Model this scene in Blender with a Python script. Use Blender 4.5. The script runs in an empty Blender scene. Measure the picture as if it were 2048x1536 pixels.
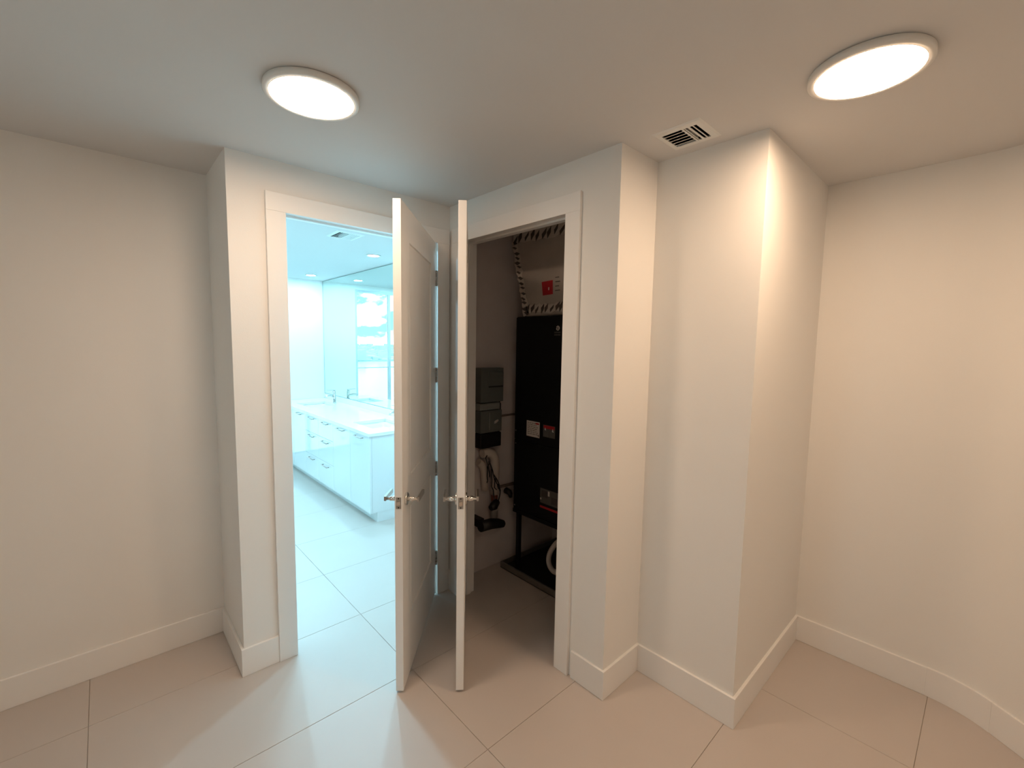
import bpy, math, random
from math import sin, cos, pi, radians
from mathutils import Vector, Matrix

S = bpy.context.scene
COL = S.collection
random.seed(4)

# ------------------------------------------------------------------ camera
FPX = 887.66
cam_d = bpy.data.cameras.new('camera')
cam_d.sensor_fit = 'HORIZONTAL'
cam_d.sensor_width = 36.0
cam_d.lens = 36.0 * FPX / 2048.0
cam_d.clip_start = 0.02
cam_d.clip_end = 30000
cam = bpy.data.objects.new('camera', cam_d)
COL.objects.link(cam)
HC = 1.7775
_r = Vector((0.73534391, -0.67749834, 0.0162891))
_u = Vector((0.04817577, 0.07623412, 0.99592543))
_f = Vector((0.67597961, 0.73156295, -0.0886973))
cam.matrix_world = Matrix(((_r.x, _u.x, -_f.x, 0.0), (_r.y, _u.y, -_f.y, 0.0), (_r.z, _u.z, -_f.z, HC), (0, 0, 0, 1)))
S.camera = cam

# ------------------------------------------------------------------ view / light
S.view_settings.view_transform = 'Standard'
S.view_settings.look = 'None'
S.view_settings.gamma = 1.0
S.view_settings.use_curve_mapping = False
S.view_settings.exposure = 0.08
S.cycles.max_bounces = 14
S.cycles.diffuse_bounces = 8
S.cycles.glossy_bounces = 6
S.cycles.transparent_max_bounces = 12
S.cycles.sample_clamp_indirect = 6.0

HALL_LAMPS = (((1.0, 0.72, 0.51), 65.0), ((1.0, 0.69, 0.455), 73.0), ((1.0, 0.72, 0.51), 34.0))     # hall lamps: left, right, then an added fill lamp behind the viewpoint
BATH_LAMP = (0.46, 0.93, 1.20)
BATH_POWER = 530.0
SKY = 2.2

world = bpy.data.worlds.new('sky')
S.world = world
world.use_nodes = True
nt = world.node_tree
nt.nodes.clear()
N, K = nt.nodes, nt.links
wo = N.new('ShaderNodeOutputWorld')
bg = N.new('ShaderNodeBackground')
tc = N.new('ShaderNodeTexCoord')
sep = N.new('ShaderNodeSeparateXYZ')
K.new(tc.outputs['Generated'], sep.inputs[0])
ramp = N.new('ShaderNodeValToRGB')
ramp.color_ramp.elements[0].position = 0.0
ramp.color_ramp.elements[0].color = (0.30, 0.95, 1.15, 1)
ramp.color_ramp.elements[1].position = 0.5
ramp.color_ramp.elements[1].color = (0.20, 0.85, 1.15, 1)
K.new(sep.outputs['Z'], ramp.inputs[0])
mp = N.new('ShaderNodeMapping')
mp.inputs['Scale'].default_value = (1.0, 1.0, 2.2)
mp.inputs['Location'].default_value = (0.35, 0.1, 0.2)
K.new(tc.outputs['Generated'], mp.inputs[0])
nz = N.new('ShaderNodeTexNoise')
nz.inputs['Scale'].default_value = 9.0
nz.inputs['Detail'].default_value = 8
nz.inputs['Roughness'].default_value = 0.55
K.new(mp.outputs[0], nz.inputs['Vector'])
cr = N.new('ShaderNodeValToRGB')
cr.color_ramp.elements[0].position = 0.46
cr.color_ramp.elements[1].position = 0.60
K.new(nz.outputs['Fac'], cr.inputs[0])
mx = N.new('ShaderNodeMix')
mx.data_type = 'RGBA'
K.new(cr.outputs[0], mx.inputs[0])
K.new(ramp.outputs[0], mx.inputs[6])
mx.inputs[7].default_value = (2.6, 2.75, 2.8, 1)
K.new(mx.outputs[2], bg.inputs['Color'])
bg.inputs['Strength'].default_value = SKY
K.new(bg.outputs[0], wo.inputs[0])

sun_d = bpy.data.lights.new('sun', 'SUN')
sun_d.energy = 6.0
sun_d.color = (0.85, 1.0, 1.0)
sun_d.angle = radians(0.6)
sun = bpy.data.objects.new('sun', sun_d)
COL.objects.link(sun)
_sd = Vector((-0.16, 0.50, 0.85)).normalized()          # towards the sun, beyond the bathroom window
sun.rotation_euler = _sd.to_track_quat('Z', 'Y').to_euler()
sun.location = (1, 40, 60)


# ------------------------------------------------------------------ materials
def mat(name, col, rough=0.5, metal=0.0, noise=0.0, nscale=8.0, bump=0.0, bscale=60.0, spec=0.5, emit=None, estr=0.0, coat=0.0):
    m = bpy.data.materials.new(name)
    m.use_nodes = True
    t = m.node_tree
    b = t.nodes['Principled BSDF']
    b.inputs['Base Color'].default_value = (*col, 1)
    b.inputs['Roughness'].default_value = rough
    b.inputs['Metallic'].default_value = metal
    b.inputs['Specular IOR Level'].default_value = spec
    b.inputs['Coat Weight'].default_value = coat
    if emit:
        b.inputs['Emission Color'].default_value = (*emit, 1)
        b.inputs['Emission Strength'].default_value = estr
    co = t.nodes.new('ShaderNodeTexCoord')
    if noise > 0:
        n = t.nodes.new('ShaderNodeTexNoise')
        n.inputs['Scale'].default_value = nscale
        n.inputs['Detail'].default_value = 5
        t.links.new(co.outputs['Object'], n.inputs['Vector'])
        x = t.nodes.new('ShaderNodeMix')
        x.data_type = 'RGBA'
        x.inputs[6].default_value = (*[c * (1 - noise) for c in col], 1)
        x.inputs[7].default_value = (*[min(1, c * (1 + noise)) for c in col], 1)
        t.links.new(n.outputs['Fac'], x.inputs[0])
        t.links.new(x.outputs[2], b.inputs['Base Color'])
    if bump > 0:
        n2 = t.nodes.new('ShaderNodeTexNoise')
        n2.inputs['Scale'].default_value = bscale
        n2.inputs['Detail'].default_value = 4
        t.links.new(co.outputs['Object'], n2.inputs['Vector'])
        bp = t.nodes.new('ShaderNodeBump')
        bp.inputs['Strength'].default_value = bump
        bp.inputs['Distance'].default_value = 0.002
        t.links.new(n2.outputs['Fac'], bp.inputs['Height'])
        t.links.new(bp.outputs[0], b.inputs['Normal'])
    return m


M = {}
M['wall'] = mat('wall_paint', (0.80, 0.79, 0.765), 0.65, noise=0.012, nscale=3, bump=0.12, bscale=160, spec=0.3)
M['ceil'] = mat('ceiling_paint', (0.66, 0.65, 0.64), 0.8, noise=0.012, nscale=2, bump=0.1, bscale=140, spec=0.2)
M['trim'] = mat('trim_paint', (0.82, 0.81, 0.79), 0.38, noise=0.008, nscale=5)
M['door'] = mat('door_paint', (0.82, 0.81, 0.79), 0.36, noise=0.008, nscale=5)
M['tile'] = mat('porcelain_tile', (0.53, 0.475, 0.435), 0.36, noise=0.035, nscale=3.5, bump=0.03, bscale=90)
M['grout'] = mat('grout', (0.40, 0.355, 0.31), 0.9, noise=0.1, nscale=60)
M['chrome'] = mat('polished_nickel', (0.75, 0.73, 0.70), 0.12, metal=1.0, noise=0.01)
M['steel'] = mat('satin_nickel', (0.46, 0.43, 0.40), 0.3, metal=1.0, noise=0.03, nscale=40)
M['dark'] = mat('dark_recess', (0.02, 0.018, 0.016), 0.7, noise=0.05)
M['lampring'] = mat('lamp_trim', (0.74, 0.73, 0.70), 0.4, noise=0.01)
M['lens'] = mat('lamp_lens', (0.9, 0.88, 0.84), 0.5, noise=0.005, emit=HALL_LAMPS[0][0], estr=HALL_LAMPS[0][1])
M['lens_fill'] = mat('lamp_lens_fill', (0.9, 0.88, 0.84), 0.5, noise=0.005, emit=HALL_LAMPS[2][0], estr=HALL_LAMPS[2][1])  # lens of the added fill lamp behind the viewpoint
M['lens_warm'] = mat('lamp_lens_warm', (0.9, 0.88, 0.84), 0.5, noise=0.005, emit=HALL_LAMPS[1][0], estr=HALL_LAMPS[1][1])
M['lens_bath'] = mat('bath_lamp_lens', (0.9, 0.9, 0.9), 0.5, noise=0.005, emit=BATH_LAMP, estr=BATH_POWER)
M['vent'] = mat('register_paint', (0.74, 0.74, 0.72), 0.45, noise=0.01)
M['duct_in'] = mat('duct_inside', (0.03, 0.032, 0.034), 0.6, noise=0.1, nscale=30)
M['drywall'] = mat('closet_drywall', (0.64, 0.585, 0.575), 0.9, noise=0.07, nscale=4, bump=0.2, bscale=50, spec=0.2)
M['black'] = mat('black_enamel', (0.006, 0.006, 0.007), 0.45, noise=0.1, spec=0.25)
M['blackpl'] = mat('black_plastic', (0.01, 0.009, 0.009), 0.5, noise=0.1)
M['panmetal'] = mat('galvanised_steel', (0.22, 0.20, 0.18), 0.5, metal=0.6, noise=0.15, nscale=30)
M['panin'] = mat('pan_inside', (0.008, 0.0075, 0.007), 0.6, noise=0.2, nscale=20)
M['foil'] = mat('duct_wrap', (0.42, 0.37, 0.33), 0.5, noise=0.18, nscale=7, bump=0.5, bscale=18)
M['red'] = mat('red_print', (0.42, 0.012, 0.02), 0.5, noise=0.05)
M['smear'] = mat('tape_smear', (0.085, 0.065, 0.055), 0.6, noise=0.3, nscale=20)
M['paper'] = mat('label_paper', (0.62, 0.57, 0.54), 0.6, noise=0.03)
M['ink'] = mat('label_ink', (0.07, 0.06, 0.06), 0.7, noise=0.05)
M['grey_ink'] = mat('grey_print', (0.10, 0.095, 0.09), 0.6, noise=0.1, nscale=40)
M['boxgrey'] = mat('electrical_grey', (0.125, 0.135, 0.125), 0.5, noise=0.06, nscale=12)
M['boxlight'] = mat('electrical_light_grey', (0.24, 0.25, 0.235), 0.45, noise=0.05, nscale=12)
M['insul'] = mat('pipe_insulation', (0.56, 0.50, 0.45), 0.8, noise=0.12, nscale=10, bump=0.4, bscale=40)
M['copper'] = mat('copper', (0.26, 0.09, 0.06), 0.4, metal=0.7, noise=0.2, nscale=30)
M['pvc'] = mat('white_pvc', (0.55, 0.52, 0.49), 0.4, noise=0.04)
M['hose'] = mat('flexible_hose', (0.50, 0.47, 0.45), 0.5, noise=0.06)
M['conduit'] = mat('conduit_brown', (0.13, 0.09, 0.075), 0.5, noise=0.1)
M['cab'] = mat('gloss_white_lacquer', (0.74, 0.79, 0.80), 0.09, noise=0.006, coat=0.3)
M['stone'] = mat('white_quartz', (0.80, 0.81, 0.80), 0.15, noise=0.03, nscale=6)
M['basin'] = mat('basin_porcelain', (0.80, 0.78, 0.76), 0.12, noise=0.01)
M['bathwall'] = mat('bath_wall_paint', (0.80, 0.79, 0.765), 0.65, noise=0.012, nscale=3, bump=0.1, bscale=160, spec=0.3)
M['alu'] = mat('window_aluminium', (0.55, 0.58, 0.60), 0.4, metal=0.3, noise=0.02)
M['mirror'] = mat('mirror_silver', (0.80, 0.91, 0.88), 0.0, metal=1.0)
M['edge'] = mat('mirror_edge', (0.22, 0.30, 0.29), 0.3, noise=0.02)


def glass_mat():
    m = bpy.data.materials.new('window_glass')
    m.use_nodes = True
    t = m.node_tree
    t.nodes.clear()
    o = t.nodes.new('ShaderNodeOutputMaterial')
    tr = t.nodes.new('ShaderNodeBsdfTransparent')
    tr.inputs[0].default_value = (0.92, 0.97, 0.97, 1)
    gl = t.nodes.new('ShaderNodeBsdfGlossy')
    gl.inputs['Roughness'].default_value = 0.02
    fr = t.nodes.new('ShaderNodeFresnel')
    fr.inputs[0].default_value = 1.45
    x = t.nodes.new('ShaderNodeMixShader')
    t.links.new(fr.outputs[0], x.inputs[0])
    t.links.new(tr.outputs[0], x.inputs[1])
    t.links.new(gl.outputs[0], x.inputs[2])
    t.links.new(x.outputs[0], o.inputs[0])
    return m


M['glass'] = glass_mat()
M['water'] = mat('bay_water', (0.25, 0.45, 0.5), 0.22, noise=0.1, nscale=0.01, bump=1.0, bscale=0.05, spec=1.0)
M['land'] = mat('city_ground', (0.20, 0.36, 0.37), 0.9, noise=0.45, nscale=0.01)
M['city'] = mat('city_concrete', (0.42, 0.52, 0.54), 0.8, noise=0.35, nscale=0.02)


# ------------------------------------------------------------------ mesh helpers
class MB:
    def __init__(s):
        s.v, s.f, s.mi, s.sm = [], [], [], []

    def quad(s, idx, mi=0, smooth=False):
        s.f.append(tuple(idx)); s.mi.append(mi); s.sm.append(smooth)

    def box(s, x0, x1, y0, y1, z0, z1, mi=0):
        n = len(s.v)
        s.v += [(x0, y0, z0), (x1, y0, z0), (x1, y1, z0), (x0, y1, z0), (x0, y0, z1), (x1, y0, z1), (x1, y1, z1), (x0, y1, z1)]
        for q in ((3, 2, 1, 0), (4, 5, 6, 7), (0, 1, 5, 4), (1, 2, 6, 5), (2, 3, 7, 6), (3, 0, 4, 7)):
            s.quad([n + i for i in q], mi)
        return s

    def prism(s, poly, z0, z1, mi=0):
        """vertical prism over a plan polygon (counter-clockwise)"""
        a = sum(poly[i][0] * poly[(i + 1) % len(poly)][1] - poly[(i + 1) % len(poly)][0] * poly[i][1] for i in range(len(poly)))
        if a < 0:
            poly = poly[::-1]
        n, k = len(s.v), len(poly)
        s.v += [(p[0], p[1], z0) for p in poly] + [(p[0], p[1], z1) for p in poly]
        s.quad([n + i for i in range(k)][::-1], mi)
        s.quad([n + k + i for i in range(k)], mi)
        for i in range(k):
            j = (i + 1) % k
            s.quad([n + i, n + j, n + k + j, n + k + i], mi)
        return s

    def hexa(s, p, mi=0):
        """8 corners: bottom loop then top loop"""
        n = len(s.v)
        s.v += [tuple(q) for q in p]
        for q in ((3, 2, 1, 0), (4, 5, 6, 7), (0, 1, 5, 4), (1, 2, 6, 5), (2, 3, 7, 6), (3, 0, 4, 7)):
            s.quad([n + i for i in q], mi)
        return s

    def tube(s, pts, r, seg=12, caps=True, mi=0):
        pts = [Vector(p) for p in pts]
        rr = r if isinstance(r, (list, tuple)) else [r] * len(pts)
        n = len(s.v)
        up = None
        for i, p in enumerate(pts):
            if i == 0:
                d = pts[1] - p
            elif i == len(pts) - 1:
                d = p - pts[i - 1]
            else:
                d = (pts[i + 1] - p).normalized() + (p - pts[i - 1]).normalized()
            if d.length < 1e-9:
                d = pts[i] - pts[i - 1] if i else pts[i + 1] - p
            d.normalize()
            if up is None:
                up = d.orthogonal().normalized()
            up = (up - d * up.dot(d))
            up = d.orthogonal().normalized() if up.length < 1e-6 else up.normalized()
            w = d.cross(up)
            for k in range(seg):
                a = 2 * pi * k / seg
                s.v.append(tuple(p + (up * cos(a) + w * sin(a)) * rr[i]))
        for i in range(len(pts) - 1):
            for k in range(seg):
                k2 = (k + 1) % seg
                s.quad([n + i * seg + k, n + i * seg + k2, n + (i + 1) * seg + k2, n + (i + 1) * seg + k], mi, True)
        if caps:
            s.quad([n + k for k in range(seg)][::-1], mi)
            s.quad([n + (len(pts) - 1) * seg + k for k in range(seg)], mi)
        return s

    def lathe(s, prof, seg=48, center=(0, 0, 0), mi=0, sharp=False):
        """profile (r, z) turned about the z axis; r = 0 ends close"""
        n = len(s.v)
        rows = []
        for (r, z) in prof:
            if r < 1e-6:
                rows.append([len(s.v)])
                s.v.append((center[0], center[1], center[2] + z))
            else:
                rows.append(list(range(len(s.v), len(s.v) + seg)))
                s.v += [(center[0] + r * cos(2 * pi * k / seg), center[1] + r * sin(2 * pi * k / seg), center[2] + z) for k in range(seg)]
        for a, b in zip(rows[:-1], rows[1:]):
            for k in range(seg):
                k2 = (k + 1) % seg
                if len(a) == 1 and len(b) == 1:
                    continue
                if len(a) == 1:
                    s.quad([a[0], b[k2], b[k]], mi, not sharp)
                elif len(b) == 1:
                    s.quad([a[k], a[k2], b[0]], mi, not sharp)
                else:
                    s.quad([a[k], a[k2], b[k2], b[k]], mi, not sharp)
        return s

    def build(s, name, mats, parent=None, bevel=0.0, seg=2, loc=None, rotz=None):
        me = bpy.data.meshes.new(name)
        me.from_pydata(s.v, [], s.f)
        if not isinstance(mats, (list, tuple)):
            mats = [mats]
        for m in mats:
            me.materials.append(m)
        for p, mi, sm in zip(me.polygons, s.mi, s.sm):
            p.material_index = mi
            p.use_smooth = sm
        me.update()
        o = bpy.data.objects.new(name, me)
        COL.objects.link(o)
        if parent is not None:
            o.parent = parent
        if loc is not None:
            o.location = loc
        if rotz is not None:
            o.rotation_euler = (0, 0, rotz)
        if bevel > 0:
            b = o.modifiers.new('bevel', 'BEVEL')
            b.width = bevel
            b.segments = seg
            b.limit_method = 'ANGLE'
            b.angle_limit = radians(40)
        return o


def tag(o, label=None, cat=None, group=None, kind=None):
    if label: o['label'] = label
    if cat: o['category'] = cat
    if group: o['group'] = group
    if kind: o['kind'] = kind
    return o


def empty(name, loc, rotz=0.0):
    o = bpy.data.objects.new(name, None)
    o.empty_display_size = 0.05
    COL.objects.link(o)
    o.location = loc
    o.rotation_euler = (0, 0, rotz)
    return o


def struct(o, label=None):
    o['kind'] = 'structure'
    if label: o['label'] = label
    return o


def copy_tree(o, parent=None):
    c = o.copy()
    COL.objects.link(c)
    if parent is not None:
        c.parent = parent
    for ch in list(o.children):
        copy_tree(ch, c)
    return c


# ------------------------------------------------------------------ plan of the place (metres)
H = 2.697
XA, Y0, YL = 0.478, 2.575, 3.082
X0, YB, X1, YC, X2 = 1.779, 1.216, 2.097, 0.708, 3.065
TH = 0.115
PATH = [(-1.75, YL), (XA, YL), (XA, Y0), (X0, Y0), (X0, YB), (X1, YB), (X1, YC), (X2, YC)]
_c, _t = Vector((X2, -0.02)), Vector((-0.62, -0.785)).normalized()
_th = math.acos(-_t.y)
_R = 0.38
_ctr = Vector((X2 - _R, -0.02 + _R * math.tan(_th / 2)))
NARC = 8
PATH += [(_ctr.x + _R * cos(_th * k / NARC), _ctr.y - _R * sin(_th * k / NARC)) for k in range(NARC + 1)]
_e = Vector(PATH[-1])
PATH += [tuple(_e + _t * ((-1.29 - _e.y) / _t.y)), (-1.75, -1.29)]


def offset_path(path, dist, closed=True):
    """mitred offset to the left of the travel direction (away from the hall) for positive dist"""
    out = []
    n = len(path)
    for i in range(n):
        a, b, c = Vector(path[i - 1]), Vector(path[i]), Vector(path[(i + 1) % n])
        d1, d2 = (b - a).normalized(), (c - b).normalized()
        n1, n2 = Vector((-d1.y, d1.x)), Vector((-d2.y, d2.x))
        m = (n1 + n2)
        m = m / m.length_squared * 2
        out.append(tuple(b + m * dist))
    return out


OUT = offset_path(PATH, TH)
BB = 0.014
INB = offset_path(PATH, -BB)

# ---- floor with its tiles
fl = MB()
fl.box(-1.9, 3.25, -1.45, 3.20, -0.12, -0.0035)
fl.box(0.45, 3.10, 3.20, 7.20, -0.12, -0.0035)
floor = struct(fl.build('floor', M['grout']), 'large beige porcelain tiles laid in a straight grid with thin joints')
xs = [1.165 + 1.2935 * k for k in range(-3, 3)]
ys = [-1.82, -1.18, -0.54, 0.10, 0.738, 1.379, 2.02, 2.687, 3.345, 4.005, 4.67, 5.325, 5.98, 6.635, 7.29]
LIM = ((-1.75, 3.07, -1.30, 3.09), (0.55, 3.0, 3.09, 7.10))
G = 0.0011
for i in range(len(xs) - 1):
    for j in range(len(ys) - 1):
        lo, hi = (LIM[0] if ys[j] < 2.6 else LIM[1])[:2] if True else None, None
        if ys[j] < 2.6:
            bx0, bx1, by0, by1 = LIM[0][0], LIM[0][1], -1.29, 9
        elif ys[j] < 3.0:
            bx0, bx1, by0, by1 = -1.75, 3.0, 0, 9
        else:
            bx0, bx1, by0, by1 = 0.55, 2.60, 0, 7.10
        x0, x1 = max(xs[i] + G, bx0), min(xs[i + 1] - G, bx1)
        y0, y1 = max(ys[j] + G, by0), min(ys[j + 1] - G, by1)
        if x1 - x0 < 0.03 or y1 - y0 < 0.03:
            continue
        t = MB().box(x0, x1, y0, y1, -0.010, 0.0)
        t.build('tile', M['tile'], floor, bevel=0.0008, seg=1)

# ---- ceiling (with the cut-outs for the two registers)
HV = (1.846, 1.990, 0.905, 1.060)      # hall register opening x0 x1 y0 y1
BV = (1.515, 1.695, 3.800, 4.010)      # bathroom register opening
cm = MB()


def slab_with_hole(x0, x1, y0, y1, h):
    cm.box(x0, x1, y0, h[2], H, H + 0.25)
    cm.box(x0, x1, h[3], y1, H, H + 0.25)
    cm.box(x0, h[0], h[2], h[3], H, H + 0.25)
    cm.box(h[1], x1, h[2], h[3], H, H + 0.25)


slab_with_hole(-1.9, 3.25, -1.45, 3.20, HV)
slab_with_hole(0.45, 3.10, 3.20, 7.25, BV)
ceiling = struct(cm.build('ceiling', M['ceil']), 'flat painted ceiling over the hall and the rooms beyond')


# ---- hall walls
def wall_piece(mb, i, t0=0.0, t1=1.0, z0=0.0, z1=H):
    a, b = Vector(PATH[i]), Vector(PATH[i + 1 if i + 1 < len(PATH) else 0])
    c, d = Vector(OUT[i]), Vector(OUT[i + 1 if i + 1 < len(PATH) else 0])
    L = b - a
    p0 = a if t0 == 0 else a + L * t0
    p1 = b if t1 == 1 else a + L * t1
    nrm = Vector((-L.y, L.x)).normalized() * TH
    q0 = c if t0 == 0 else p0 + nrm
    q1 = d if t1 == 1 else p1 + nrm
    mb.prism([tuple(p0), tuple(p1), tuple(q1), tuple(q0)], z0, z1)


LW = (0.55, 0.69, 0.95, 2.10)      # added window in the unseen far left wall, for cool fill light
D1L, D1R, DH = 0.745, 1.667, 2.447        # bathroom opening, inside faces of the jambs
D2R, D2L = 1.534, 2.421                   # closet opening, inside faces of the jambs
JT = 0.020
names = ['wall_left', 'wall_left_return', 'wall_bathroom_side', 'wall_closet_side', 'wall_closet_return', 'wall_column_front',
         'wall_column_return', 'wall_right'] + ['wall_right_bend'] * NARC + ['wall_right_angled', 'wall_behind', 'wall_far_left']
labels = ['plain white wall of the recess at the left', 'narrow return of the wall corner left of the bathroom doorway',
          'white wall holding the bathroom doorway', 'white wall holding the closet doorway',
          'narrow warm lit return right of the closet doorway', 'broad white wall face between closet and bright corner',
          'brightly lit return of the projecting wall corner', 'plain white wall at the right'] + ['curved bend of the wall at the right edge'] * NARC + ['angled white wall beyond the bend at the right edge', None, None]
for i, nm in enumerate(names):
    mb = MB()
    if nm == 'wall_right_bend':
        continue
    if nm == 'wall_bathroom_side':
        L = X0 - XA
        wall_piece(mb, i, 0, (D1L - JT - XA) / L)
        wall_piece(mb, i, (D1R + JT - XA) / L, 1)
        wall_piece(mb, i, (D1L - JT - XA) / L, (D1R + JT - XA) / L, DH + JT, H)
    elif nm == 'wall_closet_side':
        L = Y0 - YB
        wall_piece(mb, i, 0, (Y0 - D2L - JT) / L)
        wall_piece(mb, i, (Y0 - D2R + JT) / L, 1)
        wall_piece(mb, i, (Y0 - D2L - JT) / L, (Y0 - D2R + JT) / L, DH + JT, H)
    elif nm == 'wall_far_left':
        for (t0, t1, z0, z1) in ((0, LW[0], 0, H), (LW[1], 1, 0, H), (LW[0], LW[1], 0, LW[2]), (LW[0], LW[1], LW[3], H)):
            wall_piece(mb, i, t0, t1, z0, z1)
    else:
        wall_piece(mb, i)
    struct(mb.build(nm, M['wall']), labels[i])

IB = 8                                    # first bend point in PATH


def bend_prism(inner, outer, z0, z1, name, m, label):
    poly = inner + outer[::-1]
    o = MB().prism(poly, z0, z1).build(name, m)
    for p in o.data.polygons:
        p.use_smooth = True
    o.data.set_sharp_from_angle(angle=radians(35))
    return struct(o, label)


bend_prism(PATH[IB:IB + NARC + 1], OUT[IB:IB + NARC + 1], 0, H, 'wall_right_bend', M['wall'], 'curved bend of the wall at the right edge')
bend_prism(INB[IB:IB + NARC + 1], PATH[IB:IB + NARC + 1], 0.0005, 0.151, 'baseboard_right_bend', M['trim'], None)

# ---- bathroom and closet shell
XM = 2.541
WX0, WX1, WZ0, WZ1 = 0.72, 2.025, 0.06, 2.62
mb = MB(); mb.box(0.478, 0.593, 3.197, 7.18, 0, H); struct(mb.build('wall_bathroom_left', M['bathwall']))
mb = MB()
mb.box(0.478, WX0, 7.06, 7.18, 0, H); mb.box(WX1, 2.65, 7.06, 7.18, 0, H)
mb.box(WX0, WX1, 7.06, 7.18, 0, WZ0); mb.box(WX0, WX1, 7.06, 7.18, WZ1, H)
struct(mb.build('wall_bathroom_far', M['bathwall']), 'far bathroom wall around the big window')
mb = MB(); mb.box(XM, 2.65, 2.735, 7.06, 0, H); struct(mb.build('wall_bathroom_right', M['bathwall']), 'bathroom wall behind mirror and vanity')
mb = MB(); mb.box(1.8945, 3.06, 2.62, 2.735, 0, H); struct(mb.build('wall_closet_left', M['drywall']), 'bare grey drywall inside the closet')
mb = MB(); mb.box(2.95, 3.06, 1.331, 2.62, 0, H); struct(mb.build('wall_closet_back', M['drywall']))
mb = MB(); mb.box(2.2125, 3.06, 1.216, 1.331, 0, H); struct(mb.build('wall_closet_right', M['drywall']))


# ---- baseboards
def base_piece(i, name, t0=0.0, t1=1.0, h=0.151):
    j = (i + 1) % len(PATH)
    a, b, c, d = Vector(PATH[i]), Vector(PATH[j]), Vector(INB[i]), Vector(INB[j])
    L = b - a
    nrm = Vector((L.y, -L.x)).normalized() * BB
    p0 = a if t0 == 0 else a + L * t0
    p1 = b if t1 == 1 else a + L * t1
    q0 = c if t0 == 0 else p0 + nrm
    q1 = d if t1 == 1 else p1 + nrm
    m_ = MB().prism([tuple(p0), tuple(p1), tuple(q1), tuple(q0)], 0.0005, h)
    return struct(m_.build(name, M['trim'], bevel=0.0012, seg=1))


CW = 0.0945
CT = 0.019
base_piece(0, 'baseboard_left')
base_piece(1, 'baseboard_left_return')
base_piece(2, 'baseboard_bathroom_side', 0, (D1L - 0.006 - CW - XA) / (X0 - XA))
base_piece(3, 'baseboard_closet_side', (Y0 - D2R + 0.006 + CW + 0.018) / (Y0 - YB), 1)
base_piece(3, 'baseboard_closet_side', 0.0, 0.04)
base_piece(4, 'baseboard_closet_return')
base_piece(5, 'baseboard_column_front')
base_piece(6, 'baseboard_column_return')
base_piece(7, 'baseboard_right')
base_piece(IB + NARC, 'baseboard_right_angled')
base_piece(IB + NARC + 1, 'baseboard_behind')
base_piece(IB + NARC + 2, 'baseboard_far_left')


# ---- door frames: local x along the opening, local y pointing into the room beyond, origin at the left jamb's inside face
def door_frame(name, label, loc, rotz, W, wall_t):
    r = struct(empty(name, loc, rotz), label)
    zi = DH - 0.006
    zc = zi + CW
    e = 0.006
    MB().box(-e - CW, -e, -CT, 0, 0, zi).build('casing', M['trim'], r, bevel=0.002)
    MB().box(W + e, W + e + CW, -CT, 0, 0, zi).build('casing', M['trim'], r, bevel=0.002)
    MB().box(-e - CW, W + e + CW, -CT, 0, zi, zc).build('casing', M['trim'], r, bevel=0.002)
    MB().box(-JT, 0, -0.0005, wall_t, 0, DH).build('jamb', M['trim'], r, bevel=0.001)
    MB().box(W, W + JT, -0.0005, wall_t, 0, DH).build('jamb', M['trim'], r, bevel=0.001)
    MB().box(-JT, W + JT, -0.0005, wall_t, DH, DH + JT).build('head_jamb', M['trim'], r, bevel=0.001)
    s = 0.044
    MB().box(0, 0.011, s, s + 0.035, 0, DH - 0.011).build('door_stop', M['trim'], r, bevel=0.001)
    MB().box(W - 0.011, W, s, s + 0.035, 0, DH - 0.011).build('door_stop', M['trim'], r, bevel=0.001)
    MB().box(0, W, s, s + 0.035, DH - 0.011, DH).build('door_stop', M['trim'], r, bevel=0.001)
    return r


tr1 = door_frame('trim_1', 'flat white casing and jambs around the bathroom doorway', (D1L, Y0, 0), 0.0, D1R - D1L, TH)
tr2 = door_frame('trim_2', 'flat white casing and jambs around the closet doorway', (X0, D2L, 0), -pi / 2, D2L - D2R, TH)
MB().box(-0.0005, 0.0015, 0.004, 0.036, 0.968, 1.028).build('strike_plate', M['steel'], tr1)
MB().box(D2L - D2R - 0.0015, D2L - D2R + 0.0005, 0.004, 0.036, 0.968, 1.028).build('strike_plate', M['steel'], tr2)


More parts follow.
